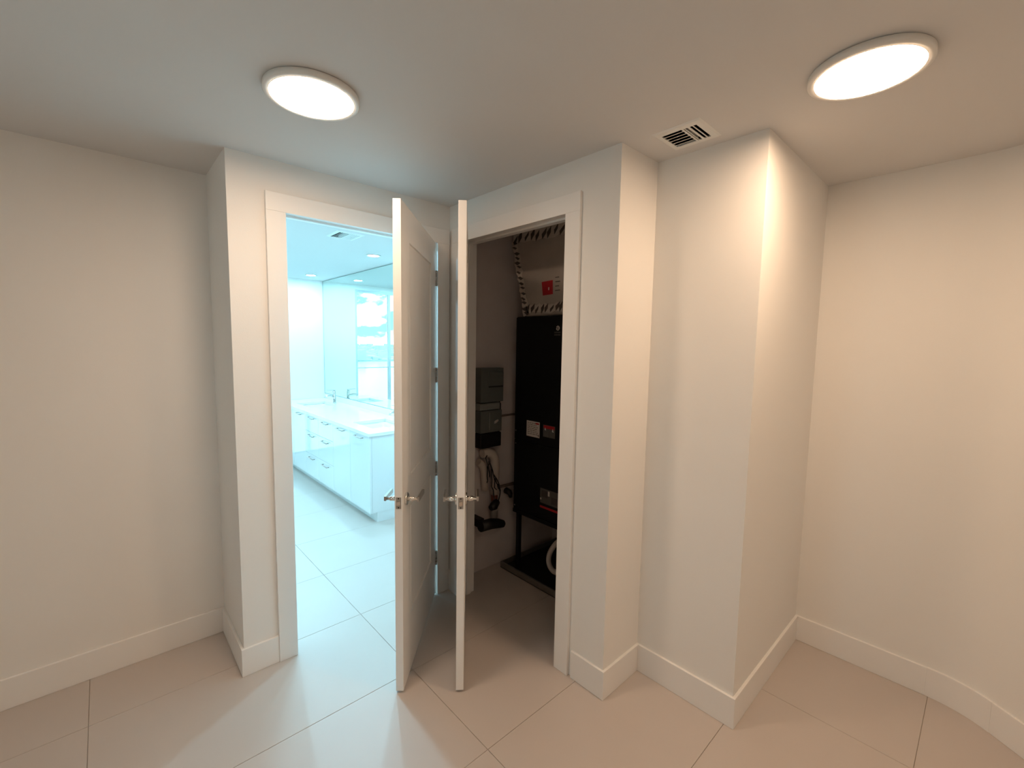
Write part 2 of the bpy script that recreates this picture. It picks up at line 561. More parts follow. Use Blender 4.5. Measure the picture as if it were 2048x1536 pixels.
# ---- doors: local x from the hinge edge to the free edge, hall face at y = 0, thickness towards ty
def make_door(name, label, pin, ang, W, side):
    """side +1: the slab lies at local y > 0, -1: at local y < 0"""
    r = struct(empty(name, (pin[0], pin[1], 0), ang), label)
    T = 0.039
    z0, z1 = 0.012, 2.44
    st, zb, zl0, zl1, zt = 0.165, 0.325, 0.925, 1.09, 2.275
    xg = [0.004, 0.004 + st, W - st, W]
    zg = [z0, zb, zl0, zl1, zt, z1]
    ya, yb = (0.0, T) if side > 0 else (-T, 0.0)
    leaf = MB()
    idx = {}
    for yk, yv in enumerate((ya, yb)):
        for a, xv in enumerate(xg):
            for b, zv in enumerate(zg):
                idx[(yk, a, b)] = len(leaf.v)
                leaf.v.append((xv, yv, zv))
    hollow = {(1, 1), (1, 3)}
    for a in range(3):
        for b in range(5):
            if (a, b) in hollow:
                leaf.quad([idx[(0, a, b)], idx[(0, a, b + 1)], idx[(1, a, b + 1)], idx[(1, a, b)]])
                leaf.quad([idx[(0, a + 1, b)], idx[(1, a + 1, b)], idx[(1, a + 1, b + 1)], idx[(0, a + 1, b + 1)]])
                leaf.quad([idx[(0, a, b)], idx[(1, a, b)], idx[(1, a + 1, b)], idx[(0, a + 1, b)]])
                leaf.quad([idx[(0, a, b + 1)], idx[(0, a + 1, b + 1)], idx[(1, a + 1, b + 1)], idx[(1, a, b + 1)]])
                continue
            leaf.quad([idx[(0, a, b)], idx[(0, a + 1, b)], idx[(0, a + 1, b + 1)], idx[(0, a, b + 1)]])
            leaf.quad([idx[(1, a, b)], idx[(1, a, b + 1)], idx[(1, a + 1, b + 1)], idx[(1, a + 1, b)]])
    for b in range(5):
        leaf.quad([idx[(0, 0, b)], idx[(0, 0, b + 1)], idx[(1, 0, b + 1)], idx[(1, 0, b)]])
        leaf.quad([idx[(0, 3, b)], idx[(1, 3, b)], idx[(1, 3, b + 1)], idx[(0, 3, b + 1)]])
    for a in range(3):
        leaf.quad([idx[(0, a, 0)], idx[(1, a, 0)], idx[(1, a + 1, 0)], idx[(0, a + 1, 0)]])
        leaf.quad([idx[(0, a, 5)], idx[(0, a + 1, 5)], idx[(1, a + 1, 5)], idx[(1, a, 5)]])
    leaf.build('door_leaf', M['door'], r, bevel=0.0015, seg=2)
    d = 0.009
    for (pz0, pz1) in ((zb, zl0), (zl1, zt)):
        MB().box(xg[1], xg[2], ya + d, yb - d, pz0, pz1).build('panel', M['door'], r)
    # hinges on the hall face side
    s = -1 if side > 0 else 1
    for hz in (0.27, 0.914, 1.562, 2.209):
        h = MB()
        for k in range(5):
            h.tube([(0, s * 0.004, hz - 0.051 + k * 0.0206), (0, s * 0.004, hz - 0.051 + k * 0.0206 + 0.0196)], 0.0065, 12)
        ho = h.build('hinge', M['steel'], r)
        MB().box(0.0005, 0.004, min(0, side * 0.034), max(0, side * 0.034), hz - 0.051, hz + 0.051).build('hinge_leaf', M['steel'], ho)
    # lever sets on both faces
    hx, hz = W - 0.066, 0.995
    for f in (0, 1):
        yf = ya if f == 0 else yb
        q = -1 if f == 0 else 1
        lo = bpy.data.objects.new('lever_handle', None)
        COL.objects.link(lo)
        lo.parent = r
        lo.empty_display_size = 0.02
        MB().tube([(hx, yf, hz), (hx, yf + q * 0.008, hz), (hx, yf + q * 0.010, hz)], [0.032, 0.032, 0.029], 40).build('rose', M['chrome'], lo)
        MB().tube([(hx, yf + q * 0.010, hz), (hx, yf + q * 0.040, hz), (hx, yf + q * 0.042, hz), (hx, yf + q * 0.066, hz)], [0.013, 0.013, 0.009, 0.009], 24).build('spindle', M['chrome'], lo)
        yl0, yl1 = yf + q * 0.058, yf + q * 0.070
        MB().box(hx - 0.118, hx + 0.009, min(yl0, yl1), max(yl0, yl1), hz - 0.012, hz + 0.012).build('lever', M['steel'], lo, bevel=0.002)
    ym = (ya + yb) / 2
    lp = MB().box(W - 0.0005, W + 0.0012, ym - 0.0125, ym + 0.0125, hz - 0.029, hz + 0.029).build('latch_plate', M['steel'], r)
    bl = MB()
    bl.prism([(W, ym - 0.008), (W + 0.010, ym - 0.008), (W + 0.002, ym + 0.008), (W, ym + 0.008)], hz - 0.011, hz + 0.008)
    bl.build('latch_bolt', M['chrome'], lp)
    for dz in (-0.023, 0.023):
        MB().tube([(W + 0.001, ym, hz + dz), (W + 0.0018, ym, hz + dz)], 0.0035, 12).build('screw', M['dark'], lp)
    return r


make_door('door_1', 'open two panel white door of the bathroom, left of the two doors', (1.662, 2.566), radians(-133.07), 0.902, -1)
make_door('door_2', 'open white door of the closet seen edge on, right of the two doors', (1.768, 2.415), radians(-127.46), 0.857, 1)

# ---- bathroom window
win = struct(empty('window_1', ((WX0 + WX1) / 2, 7.10, WZ0)), 'tall bathroom window over the bay, seen in the mirror')
hw, wh = (WX1 - WX0) / 2, WZ1 - WZ0
for args in ((-hw, -hw + 0.035, 0, wh), (hw - 0.035, hw, 0, wh)):
    MB().box(args[0], args[1], -0.03, 0.03, args[2], args[3]).build('frame_stile', M['alu'], win)
for z_ in (0, wh - 0.035):
    MB().box(-hw + 0.035, hw - 0.035, -0.03, 0.03, z_, z_ + 0.035).build('frame_rail', M['alu'], win)
xmul = 1.42 - (WX0 + WX1) / 2
MB().box(xmul - 0.018, xmul + 0.018, -0.03, 0.03, 0.035, wh - 0.035).build('mullion', M['alu'], win)
for a, b in ((-hw + 0.035, xmul - 0.018), (xmul + 0.018, hw - 0.035)):
    MB().box(a, b, -0.004, 0.004, 0.035, wh - 0.035).build('pane', M['glass'], win)
for a, b in ((-hw + 0.035, xmul - 0.018), (xmul + 0.018, hw - 0.035)):
    MB().box(a, b, -0.02, 0.02, 1.285, 1.30).build('glazing_bar', M['alu'], win)

# added window beyond the left edge of the view, lets in cool fill
_a, _b = Vector(PATH[-1]), Vector(PATH[0])
w2y0, w2y1 = _a.y + (_b.y - _a.y) * LW[0], _a.y + (_b.y - _a.y) * LW[1]
w2 = struct(empty('window_fill', (-1.80, (w2y0 + w2y1) / 2, LW[2])), 'added fill window beyond the left edge, out of view')
q_ = (w2y1 - w2y0) / 2
h_ = LW[3] - LW[2]
MB().box(-0.03, 0.03, -q_, -q_ + 0.04, 0, h_).build('frame_stile', M['alu'], w2)
MB().box(-0.03, 0.03, q_ - 0.04, q_, 0, h_).build('frame_stile', M['alu'], w2)
MB().box(-0.03, 0.03, -q_ + 0.04, q_ - 0.04, 0, 0.04).build('frame_rail', M['alu'], w2)
MB().box(-0.03, 0.03, -q_ + 0.04, q_ - 0.04, h_ - 0.04, h_).build('frame_rail', M['alu'], w2)
MB().box(-0.004, 0.004, -q_ + 0.04, q_ - 0.04, 0.04, h_ - 0.04).build('pane', M['glass'], w2)

# ------------------------------------------------------------------ outside: bay, far shore, city
wa = MB()
wa.v = [(-3000, 30, -62), (4000, 30, -62), (4000, 1420, -62), (-3000, 1420, -62)]
wa.quad([0, 1, 2, 3])
tag(wa.build('bay', M['water']), 'pale bay water below the window, mirrored behind the vanity', 'water', kind='stuff')
ld = MB().box(-4000, 5000, 1420, 16000, -75, -60)
tag(ld.build('shore', M['land']), 'flat green shore beyond the bay, mirrored above the water', 'land', kind='stuff')
ct = MB()
rc = random.Random(11)
for k in range(900):
    y = 1440 + (rc.random() ** 2) * 7000
    # keep to the sector the window shows
    x = 1.7 + (y - 7) * (-0.75 + rc.random() * 0.95)
    s_ = 8 + rc.random() * 26 + y * 0.004
    h_ = 4 + rc.random() ** 3 * 32
    ct.box(x - s_, x + s_, y, y + s_, -59.9, -59.8 + h_)
tag(ct.build('city_blocks', M['city']), 'dense low city houses spread along the far shore', 'city', kind='stuff')

# ------------------------------------------------------------------ hall ceiling lamps
def disc_lamp(name, label, x, y, lens):
    r = empty(name, (x, y, H))
    tag(r, label, 'ceiling light', 'round flat lamps on the hall ceiling')
    MB().lathe([(0.158, 0.0), (0.165, -0.004), (0.166, -0.020), (0.162, -0.0238), (0.1455, -0.0248), (0.1445, -0.018)], 72).build('trim_ring', M['lampring'], r)
    MB().lathe([(0.145, -0.019), (0.1425, -0.0236), (0.12, -0.0248), (0.07, -0.0256), (0.0, -0.026)], 72).build('diffuser', lens, r)
    return r


disc_lamp('ceiling_light', 'round flat lit ceiling lamp before the bathroom doorway, left one', 0.622, 1.792, M['lens'])
disc_lamp('ceiling_light', 'added round flat fill lamp, unseen behind the viewpoint', 0.15, -0.55, M['lens_fill'])  # unseen lamp added to lift the brightness of the hall
disc_lamp('ceiling_light', 'round flat lit ceiling lamp beside the bright wall corner, right one', 1.880, 0.350, M['lens_warm'])

# ------------------------------------------------------------------ hall ceiling register
vr = empty('ceiling_vent', (0, 0, 0))
tag(vr, 'small square white ceiling register with dark slots near the wall corner', 'vent')
fx0, fx1, fy0, fy1 = 1.807, 2.024, 0.873, 1.087
fm = MB()
zf = H - 0.005


def vent_frame(mb, f, h):
    """flat frame with sloped outer edges: f outer x0 x1 y0 y1, h opening x0 x1 y0 y1"""
    t = 0.009
    o = [(f[0], f[2]), (f[1], f[2]), (f[1], f[3]), (f[0], f[3])]
    b = [(f[0] + t, f[2] + t), (f[1] - t, f[2] + t), (f[1] - t, f[3] - t), (f[0] + t, f[3] - t)]
    q = [(h[0], h[2]), (h[1], h[2]), (h[1], h[3]), (h[0], h[3])]
    n0 = len(mb.v)
    for ring_, z in ((o, H - 0.0003), (b, zf), (q, zf), (q, H + 0.0005)):
        mb.v += [(p[0], p[1], z) for p in ring_]
    for r_ in range(3):
        for k in range(4):
            k2 = (k + 1) % 4
            mb.quad([n0 + r_ * 4 + k, n0 + r_ * 4 + k2, n0 + r_ * 4 + 4 + k2, n0 + r_ * 4 + 4 + k])


vent_frame(fm, (fx0, fx1, fy0, fy1), HV)
fm.build('frame', M['vent'], vr)
ydiv = 0.966
MB().box(HV[0], HV[1], ydiv - 0.004, ydiv + 0.004, zf, H + 0.02).build('divider', M['vent'], vr)


def slat_x(x, y0, y1, w=0.014, tilt=0.6):
    dx, dz = w * cos(tilt), w * sin(tilt)
    t = 0.0012
    return MB().hexa([(x, y0, H - 0.004), (x + t, y0, H - 0.004), (x + t, y1, H - 0.004), (x, y1, H - 0.004),
                      (x + dx, y0, H - 0.004 + dz), (x + dx + t, y0, H - 0.004 + dz), (x + dx + t, y1, H - 0.004 + dz), (x + dx, y1, H - 0.004 + dz)])


for k in range(5):
    x = HV[0] + 0.019 + k * 0.0262
    slat_x(x, ydiv + 0.004, HV[3], 0.0045, 0.05).build('slat', M['vent'], vr)
for (y, w) in ((HV[2] + 0.013, 0.0045), (HV[2] + 0.029, 0.009), (HV[2] + 0.049, 0.003)):
    MB().box(HV[0], HV[1], y, y + w, H - 0.005, H - 0.003).build('slat', M['vent'], vr)
bx = MB()
bx.box(HV[0] - 0.004, HV[0], HV[2] - 0.004, HV[3] + 0.004, H + 0.001, H + 0.12)
bx.box(HV[1], HV[1] + 0.004, HV[2] - 0.004, HV[3] + 0.004, H + 0.001, H + 0.12)
bx.box(HV[0], HV[1], HV[2] - 0.004, HV[2], H + 0.001, H + 0.12)
bx.box(HV[0], HV[1], HV[3], HV[3] + 0.004, H + 0.001, H + 0.12)
bx.box(HV[0] - 0.004, HV[1] + 0.004, HV[2] - 0.004, HV[3] + 0.004, H + 0.12, H + 0.124)
bx.build('duct_boot', M['duct_in'], vr)

# ------------------------------------------------------------------ bathroom: register and downlights
vb = empty('ceiling_vent', (0, 0, 0))
tag(vb, 'white ceiling register just inside the bathroom doorway', 'vent')
fm = MB()
vent_frame(fm, (BV[0] - 0.03, BV[1] + 0.03, BV[2] - 0.03, BV[3] + 0.03), BV)
fm.build('frame', M['vent'], vb)
xd = BV[0] + 0.075
MB().box(xd - 0.004, xd + 0.004, BV[2], BV[3], zf, H + 0.02).build('divider', M['vent'], vb)
for k in range(6):
    x = xd + 0.012 + k * 0.0155
    slat_x(x, BV[2], BV[3], 0.0128, 0.04).build('slat', M['vent'], vb)
for k in range(3):
    x = BV[0] + 0.018 + k * 0.019
    slat_x(x, BV[2], BV[3], 0.004, 0.04).build('slat', M['vent'], vb)
bx = MB()
bx.box(BV[0] - 0.004, BV[0], BV[2] - 0.004, BV[3] + 0.004, H + 0.001, H + 0.12)
bx.box(BV[1], BV[1] + 0.004, BV[2] - 0.004, BV[3] + 0.004, H + 0.001, H + 0.12)
bx.box(BV[0], BV[1], BV[2] - 0.004, BV[2], H + 0.001, H + 0.12)
bx.box(BV[0], BV[1], BV[3], BV[3] + 0.004, H + 0.001, H + 0.12)
bx.box(BV[0] - 0.004, BV[1] + 0.004, BV[2] - 0.004, BV[3] + 0.004, H + 0.12, H + 0.124)
bx.build('duct_boot', M['duct_in'], vb)


def downlight(label, x, y):
    r = empty('downlight', (x, y, H))
    tag(r, label, 'ceiling light', 'small round downlights in the bathroom ceiling')
    MB().lathe([(0.070, 0.0), (0.078, -0.001), (0.078, -0.005), (0.058, -0.007), (0.054, -0.004)], 36).build('trim_ring', M['lampring'], r)
    MB().lathe([(0.0575, -0.0045), (0.03, -0.0065), (0.0, -0.007)], 36).build('diffuser', M['lens_bath'], r)
    return r


downlight('small round downlight over the nearer basin', 2.175, 4.56)
downlight('small round downlight over the far basin', 2.196, 6.545)
downlight('small round downlight deep in the bathroom near the window', 1.25, 6.50)
downlight('small round downlight in the middle of the bathroom ceiling', 1.22, 4.75)
downlight('added fill downlight just inside the bathroom, hidden behind the open door', 1.95, 3.20)  # hidden lamp added to brighten the near side of the bathroom
downlight('added fill downlight just inside the bathroom, out of view above the doorway', 1.05, 3.20)  # second added lamp, out of view, brightens the bathroom near the doorway

# ------------------------------------------------------------------ vanity
VX, VY0, VY1 = 1.855, 4.015, 7.055
van = empty('vanity', (VX, VY0, 0))
tag(van, 'long glossy white bathroom vanity with drawers and slim bar pulls', 'vanity')
cb = MB()
vx1, vy1 = XM - VX - 0.001, VY1 - VY0
cb.box(0.022, vx1, 0.0, 0.018, 0.10, 0.868)
cb.box(0.022, vx1, vy1 - 0.018, vy1, 0.10, 0.868)
cb.box(0.022, vx1, 0.018, vy1 - 0.018, 0.10, 0.118)
cb.box(vx1 - 0.012, vx1, 0.018, vy1 - 0.018, 0.118, 0.868)
cb.build('carcass', M['cab'], van)
MB().box(0.074, XM - VX - 0.001, 0.004, VY1 - VY0, 0.0005, 0.10).build('toe_kick', M['cab'], van)


def pull(y, z, parent):
    p = MB()
    p.tube([(-0.028, y - 0.095, z), (-0.028, y + 0.095, z)], 0.0055, 10)
    p.tube([(0.0, y - 0.085, z), (-0.028, y - 0.085, z)], 0.005, 10)
    p.tube([(0.0, y + 0.085, z), (-0.028, y + 0.085, z)], 0.005, 10)
    p.build('bar_pull', M['steel'], parent)


cwid = 0.463
for c in range(6):
    y0, y1 = c * cwid + 0.0015, (c + 1) * cwid - 0.0015
    if c in (2, 3):
        for (z0, z1, zp) in ((0.100, 0.376, 0.335), (0.379, 0.655, 0.615), (0.658, 0.866, 0.835)):
            f = MB().box(0.0, 0.021, y0, y1, z0, z1).build('drawer', M['cab'], van, bevel=0.001)
            pull((y0 + y1) / 2, zp, f)
    else:
        f = MB().box(0.0, 0.021, y0, y1, 0.10, 0.866).build('cabinet_door', M['cab'], van, bevel=0.001)
        pull((y0 + y1) / 2, 0.835, f)
MB().box(0.0, 0.021, 6 * cwid + 0.0015, VY1 - VY0, 0.10, 0.866).build('filler_panel', M['cab'], van, bevel=0.001)

# countertop with two basin cut-outs
SK = ((4.475, 'nearer'), (6.40, 'far'))
ctop = MB()
cx0, cx1 = VX - 0.012, XM - 0.001
bx0, bx1 = 1.99, 2.37
cy = [VY0 - 0.012]
for s_, _ in SK:
    cy += [s_ - 0.24, s_ + 0.24]
cy.append(VY1)
for k in range(len(cy) - 1):
    if k % 2 == 0:
        ctop.box(cx0, cx1, cy[k], cy[k + 1], 0.8695, 0.90)
    else:
        ctop.box(cx0, bx0, cy[k], cy[k + 1], 0.8695, 0.90)
        ctop.box(bx1, cx1, cy[k], cy[k + 1], 0.8695, 0.90)
co_ = ctop.build('countertop', M['stone'])
tag(co_, 'white stone worktop with backsplash along the bathroom mirror', 'countertop')
MB().box(XM - 0.020, XM - 0.001, VY0 - 0.012, VY1, 0.9003, 0.972).build('backsplash', M['stone'], co_, bevel=0.001)

for (sy, w_) in SK:
    b = MB()
    ry, rx, dep = 0.245, 0.195, 0.13
    xc = (bx0 + bx1) / 2
    loops = [(0.0, 1.0), (0.04, 0.95), (0.10, 0.85), (dep, 0.55)]
    seg = 40
    for (dz, sc) in loops:
        for k in range(seg):
            a = 2 * pi * k / seg
            ca, sa = cos(a), sin(a)
            e_ = 0.28
            b.v.append((rx * sc * math.copysign(abs(ca) ** e_, ca), ry * sc * math.copysign(abs(sa) ** e_, sa), -dz))
    for l in range(len(loops) - 1):
        for k in range(seg):
            k2 = (k + 1) % seg
            b.quad([l * seg + k, l * seg + k2, (l + 1) * seg + k2, (l + 1) * seg + k], 0, True)
    b.quad([3 * seg + k for k in range(seg)])
    so = b.build('sink', M['basin'], loc=(xc, sy, 0.8692))
    sl = so.modifiers.new('solid', 'SOLIDIFY'); sl.thickness = 0.006; sl.offset = -1
    tag(so, 'white rectangular basin sunk in the worktop, the %s one' % w_, 'sink', 'basins in the vanity worktop')
    MB().lathe([(0.0, -0.128), (0.022, -0.1285), (0.022, -0.125), (0.0, -0.124)], 20).build('drain', M['chrome'], so)


def faucet(label, y):
    r = empty('faucet', (2.435, y, 0.9003))
    tag(r, label, 'faucet', 'chrome mixers on the vanity')
    MB().tube([(0, 0, 0), (0, 0, 0.006), (0, 0, 0.0065), (-0.004, 0, 0.15), (-0.010, 0, 0.172)], [0.026, 0.026, 0.020, 0.019, 0.019], 24).build('body', M['chrome'], r)
    MB().tube([(-0.012, 0, 0.092), (-0.07, 0, 0.104), (-0.118, 0, 0.100), (-0.130, 0, 0.088), (-0.131, 0, 0.074)], [0.014, 0.0135, 0.013, 0.0125, 0.012], 18).build('spout', M['chrome'], r)
    MB().hexa([(-0.11, -0.009, 0.181), (0.012, -0.016, 0.173), (0.012, 0.016, 0.173), (-0.11, 0.009, 0.181),
               (-0.11, -0.009, 0.187), (0.012, -0.016, 0.185), (0.012, 0.016, 0.185), (-0.11, 0.009, 0.187)]).build('lever', M['chrome'], r, bevel=0.002)
    return r


faucet('chrome basin mixer at the nearer basin, beside the open door', 4.475)
faucet('chrome basin mixer at the far basin', 6.40)

# mirror
mi = MB().box(XM - 0.006, XM - 0.0002, 3.2, 7.055, 0.9735, 2.692)
mo = mi.build('mirror', [M['mirror'], M['edge']])
for p in mo.data.polygons:
    p.material_index = 0 if p.normal.x < -0.5 else 1
for nm_, (a_, b_, c_, d_) in (('edge_strip', (7.049, 7.0555, 0.9735, 2.6925)), ('edge_strip', (3.2, 7.049, 2.6865, 2.6925)), ('edge_strip', (3.2, 7.049, 0.9735, 0.9785))):
    MB().box(XM - 0.0068, XM - 0.0061, a_, b_, c_, d_).build(nm_, M['edge'], mo)
tag(mo, 'wall wide frameless mirror above the vanity reaching the ceiling', 'mirror')

# ------------------------------------------------------------------ closet: air handler on its stand
AX0, AX1, AY0, AY1, AZ0, AZ1 = 2.32, 2.90, 1.70, 2.478, 0.50, 1.985
ah = empty('air_handler', (AX0, (AY0 + AY1) / 2, AZ0))
tag(ah, 'tall black air handler cabinet standing in the closet', 'air handler')
wy = (AY1 - AY0) / 2
hz = AZ1 - AZ0
MB().box(0.012, AX1 - AX0, -wy, wy, 0, hz).build('cabinet', M['black'], ah, bevel=0.003)
MB().box(0.0, 0.0115, -wy + 0.006, wy - 0.006, 0.006, 0.55).build('access_panel', M['black'], ah, bevel=0.002)
MB().box(0.0, 0.0115, -wy + 0.006, wy - 0.006, 0.556, hz - 0.006).build('access_panel', M['black'], ah, bevel=0.002)
for zz in (0.03, 0.52, 0.62):
    MB().tube([(-0.003, wy - 0.022, zz), (0.0, wy - 0.022, zz)], 0.006, 12).build('screw', M['steel'], ah)


def on_face(px_y, px_z):
    return px_y - (AY0 + AY1) / 2, px_z - AZ0


def sheet(name, m, y0, y1, z0, z1, dz=0.0, parent=ah, x=-0.0014, label=None):
    a0, b0 = on_face(y0, z0)
    a1, b1 = on_face(y1, z1)
    o = MB().hexa([(x, a0, b0), (x + 0.001, a0, b0), (x + 0.001, a1, b0 + dz), (x, a1, b0 + dz),
                   (x, a0, b1), (x + 0.001, a0, b1), (x + 0.001, a1, b1 + dz), (x, a1, b1 + dz)]).build(name, m, parent)
    if label: o['label'] = label
    return o


# white paper label with lines of print
lab = sheet('paper_label', M['paper'], 2.205, 2.340, 1.098, 1.215, label='white printed paper label')
tx = MB()
rr = random.Random(3)
for k in range(7):
    z = 1.198 - k * 0.0135
    y = 2.328
    while y > 2.235:
        w = 0.008 + rr.random() * 0.02
        a0, b0 = on_face(max(y - w, 2.222), z)
        a1, b1 = on_face(y, z + 0.0035)
        tx.box(-0.0019, -0.0013, a0, a1, b0, b1)
        y -= w + 0.006
tag(tx.build('printed_text', M['ink'], lab), kind='stuff')
a0, b0 = on_face(2.212, 1.196); a1, b1 = on_face(2.246, 1.206)
MB().box(-0.0020, -0.0013, a0, a1, b0, b1).build('red_stamp', M['red'], lab)
a0, b0 = on_face(2.213, 1.106); a1, b1 = on_face(2.219, 1.122)
MB().box(-0.0020, -0.0013, a0, a1, b0, b1).build('barcode', M['ink'], lab)
# small warning sticker: red header, white corners, grey text
wl = sheet('warning_sticker', M['grey_ink'], 2.055, 2.170, 1.118, 1.205, label='dark sticker with a red band')
a0, b0 = on_face(2.060, 1.180); a1, b1 = on_face(2.165, 1.203)
MB().box(-0.0020, -0.0013, a0, a1, b0, b1).build('red_band', M['red'], wl)
for (ya_, yb_, za_, zb_) in ((2.140, 2.156, 1.165, 1.188), (2.068, 2.084, 1.160, 1.188)):
    a0, b0 = on_face(ya_, za_); a1, b1 = on_face(yb_, zb_)
    MB().prism([(a0, b0), (a1, b0 + 0.006), ((a0 + a1) / 2, b1)], -0.0021, -0.0013).build('warning_sign', M['paper'], wl)
for o in wl.children:
    if o.name.startswith('warning_sign'):
        for v in o.data.vertices:
            x_, y_, z_ = v.co
            v.co = (z_, x_, y_)
a0, _b = on_face(2.108, 0); a1, _b = on_face(2.113, 0)
MB().box(-0.0020, -0.0013, a0, a1, on_face(0, 1.12)[1], on_face(0, 1.165)[1]).build('printed_text', M['ink'], wl)
# emblem: ring with a bar and two rows of small print
em = bpy.data.objects.new('emblem', None)
COL.objects.link(em); em.parent = ah
ey, ez = on_face(2.053, 1.895)
ring = MB()
for k in range(20):
    a_, b_ = 2 * pi * k / 20 + 0.5, 2 * pi * (k + 1) / 20 + 0.5
    if k > 17:
        continue
    pts = [(ey + rad * cos(t_), ez + rad * sin(t_)) for t_, rad in ((a_, 0.010), (b_, 0.010), (b_, 0.016), (a_, 0.016))]
    ring.hexa([(-0.0016, y_, z_) for y_, z_ in pts] + [(-0.0006, y_, z_) for y_, z_ in pts])
ring.box(-0.0016, -0.0006, ey - 0.013, ey + 0.011, ez - 0.002, ez + 0.003)
ring.build('ring', M['paper'], em)
rows = MB()
for r_ in range(2):
    y_ = ey + 0.032
    for k in range(6):
        w_ = 0.0075
        zz = ez - 0.034 - r_ * 0.017
        rows.box(-0.0016, -0.0006, y_ - w_, y_ - 0.002, zz, zz + 0.009)
        y_ -= w_ + 0.002
tag(rows.build('printed_text', M['grey_ink'], em), kind='stuff')
# lower data plate with a red stripe below it
dp = sheet('data_plate', M['grey_ink'], 2.01, 2.185, 0.625, 0.735, label='grey illustrated data plate')
a0, b0 = on_face(2.02, 0.640); a1, b1 = on_face(2.075, 0.69)
MB().box(-0.0020, -0.0013, a0, a1, b0, b1).build('picture', M['ink'], dp)
a0, b0 = on_face(2.11, 0.672); a1, b1 = on_face(2.17, 0.722)
MB().box(-0.0020, -0.0013, a0, a1, b0, b1).build('picture', M['ink'], dp)
a0, b0 = on_face(2.092, 0.69); a1, b1 = on_face(2.108, 0.725)
MB().box(-0.0022, -0.0013, a0, a1, b0, b1).build('tag', M['paper'], dp)
a0, b0 = on_face(2.172, 0.648); a1, b1 = on_face(2.184, 0.662)
MB().box(-0.0022, -0.0013, a0, a1, b0, b1).build('tag', M['paper'], dp)
sheet('red_stripe', M['red'], 2.01, 2.185, 0.588, 0.604, label='red stripe')

# steel stand under the unit
st = empty('equipment_stand', (AX0, AY0, 0))
tag(st, 'black angle iron stand carrying the air handler', 'stand')
sx, sy_ = AX1 - AX0, AY1 - AY0
PZ = 0.012
for (lx, ly) in ((0.02, 0.02), (sx - 0.05, 0.02), (0.02, sy_ - 0.05), (sx - 0.05, sy_ - 0.05)):
    leg = MB()
    leg.box(lx, lx + 0.03, ly, ly + 0.004, PZ, AZ0 - 0.03)
    leg.box(lx, lx + 0.004, ly + 0.004, ly + 0.03, PZ, AZ0 - 0.03)
    leg.box(lx - 0.008, lx + 0.038, ly - 0.008, ly + 0.038, PZ, PZ + 0.004)
    leg.build('leg', M['black'], st)
for (a, b, c, d) in ((0.0, sx, 0.0, 0.03), (0.0, sx, sy_ - 0.03, sy_), (0.0, 0.03, 0.03, sy_ - 0.03), (sx - 0.03, sx, 0.03, sy_ - 0.03)):
    MB().box(a, b, c, d, AZ0 - 0.03, AZ0 - 0.0005).build('rail', M['black'], st)

# drain pan on the floor
PX0, PX1, PY0, PY1 = 2.262, 2.94, 1.52, 2.552
pm = MB()
pm.box(PX0, PX1, PY0, PY1, 0.0005, 0.011, 1)
for (a, b, c, d) in ((PX0, PX0 + 0.014, PY0, PY1), (PX1 - 0.006, PX1, PY0, PY1), (PX0 + 0.014, PX1 - 0.006, PY0, PY0 + 0.006), (PX0 + 0.014, PX1 - 0.006, PY1 - 0.006, PY1)):
    pm.box(a, b, c, d, 0.0005, 0.052, 0)
po = pm.build('drain_pan', [M['panmetal'], M['panin']], bevel=0.003)
tag(po, 'shallow grey metal drain pan on the closet floor under the air handler', 'drain pan')

# flexible hose in the pan
hp = []
ctrl = [(2.42, 1.86, 0.463), (2.4, 1.93, 0.442), (2.36, 2.03, 0.368), (2.335, 2.085, 0.275), (2.32, 2.085, 0.2), (2.31, 2.03, 0.16), (2.315, 1.955, 0.175), (2.33, 1.88, 0.205)]
for i in range(len(ctrl) - 1):
    p0 = Vector(ctrl[max(i - 1, 0)]); p1 = Vector(ctrl[i]); p2 = Vector(ctrl[i + 1]); p3 = Vector(ctrl[min(i + 2, len(ctrl) - 1)])
    for k in range(14):
        t = k / 14
        hp.append(0.5 * ((2 * p1) + (p2 - p0) * t + (2 * p0 - 5 * p1 + 4 * p2 - p3) * t * t + (3 * p1 - p0 - 3 * p2 + p3) * t ** 3))
hs = MB()
hs.tube(hp, [0.017 + 0.0025 * (i % 2) for i in range(len(hp))], 14)
ho = hs.build('drain_hose', M['hose'])
tag(ho, 'pale flexible drain hose looping down into the pan', 'hose')
MB().tube([hp[-1], hp[-1] + Vector((0.006, -0.03, 0.012))], 0.024, 16).build('hose_clamp', M['copper'], ho)

# insulated supply duct above the unit
du = empty('supply_duct', (0, 0, AZ1))
tag(du, 'tapering insulated duct box with taped edges above the air handler', 'duct')
DXF = AX0 + 0.03
dz1 = 2.66 - AZ1
yl0, yl1 = 2.405, 2.560          # left edge at the bottom and at the top
yr0, yr1 = 1.78, 1.56
db = MB()
db.hexa([(DXF, yr0, 0.0008), (DXF + 0.5, yr0, 0.0008), (DXF + 0.5, yl0, 0.0008), (DXF, yl0, 0.0008),
         (DXF, yr1, dz1), (DXF + 0.58, yr1, dz1), (DXF + 0.58, yl1, dz1), (DXF, yl1, dz1)])
db.build('duct_body', M['foil'], du, bevel=0.012, seg=3)


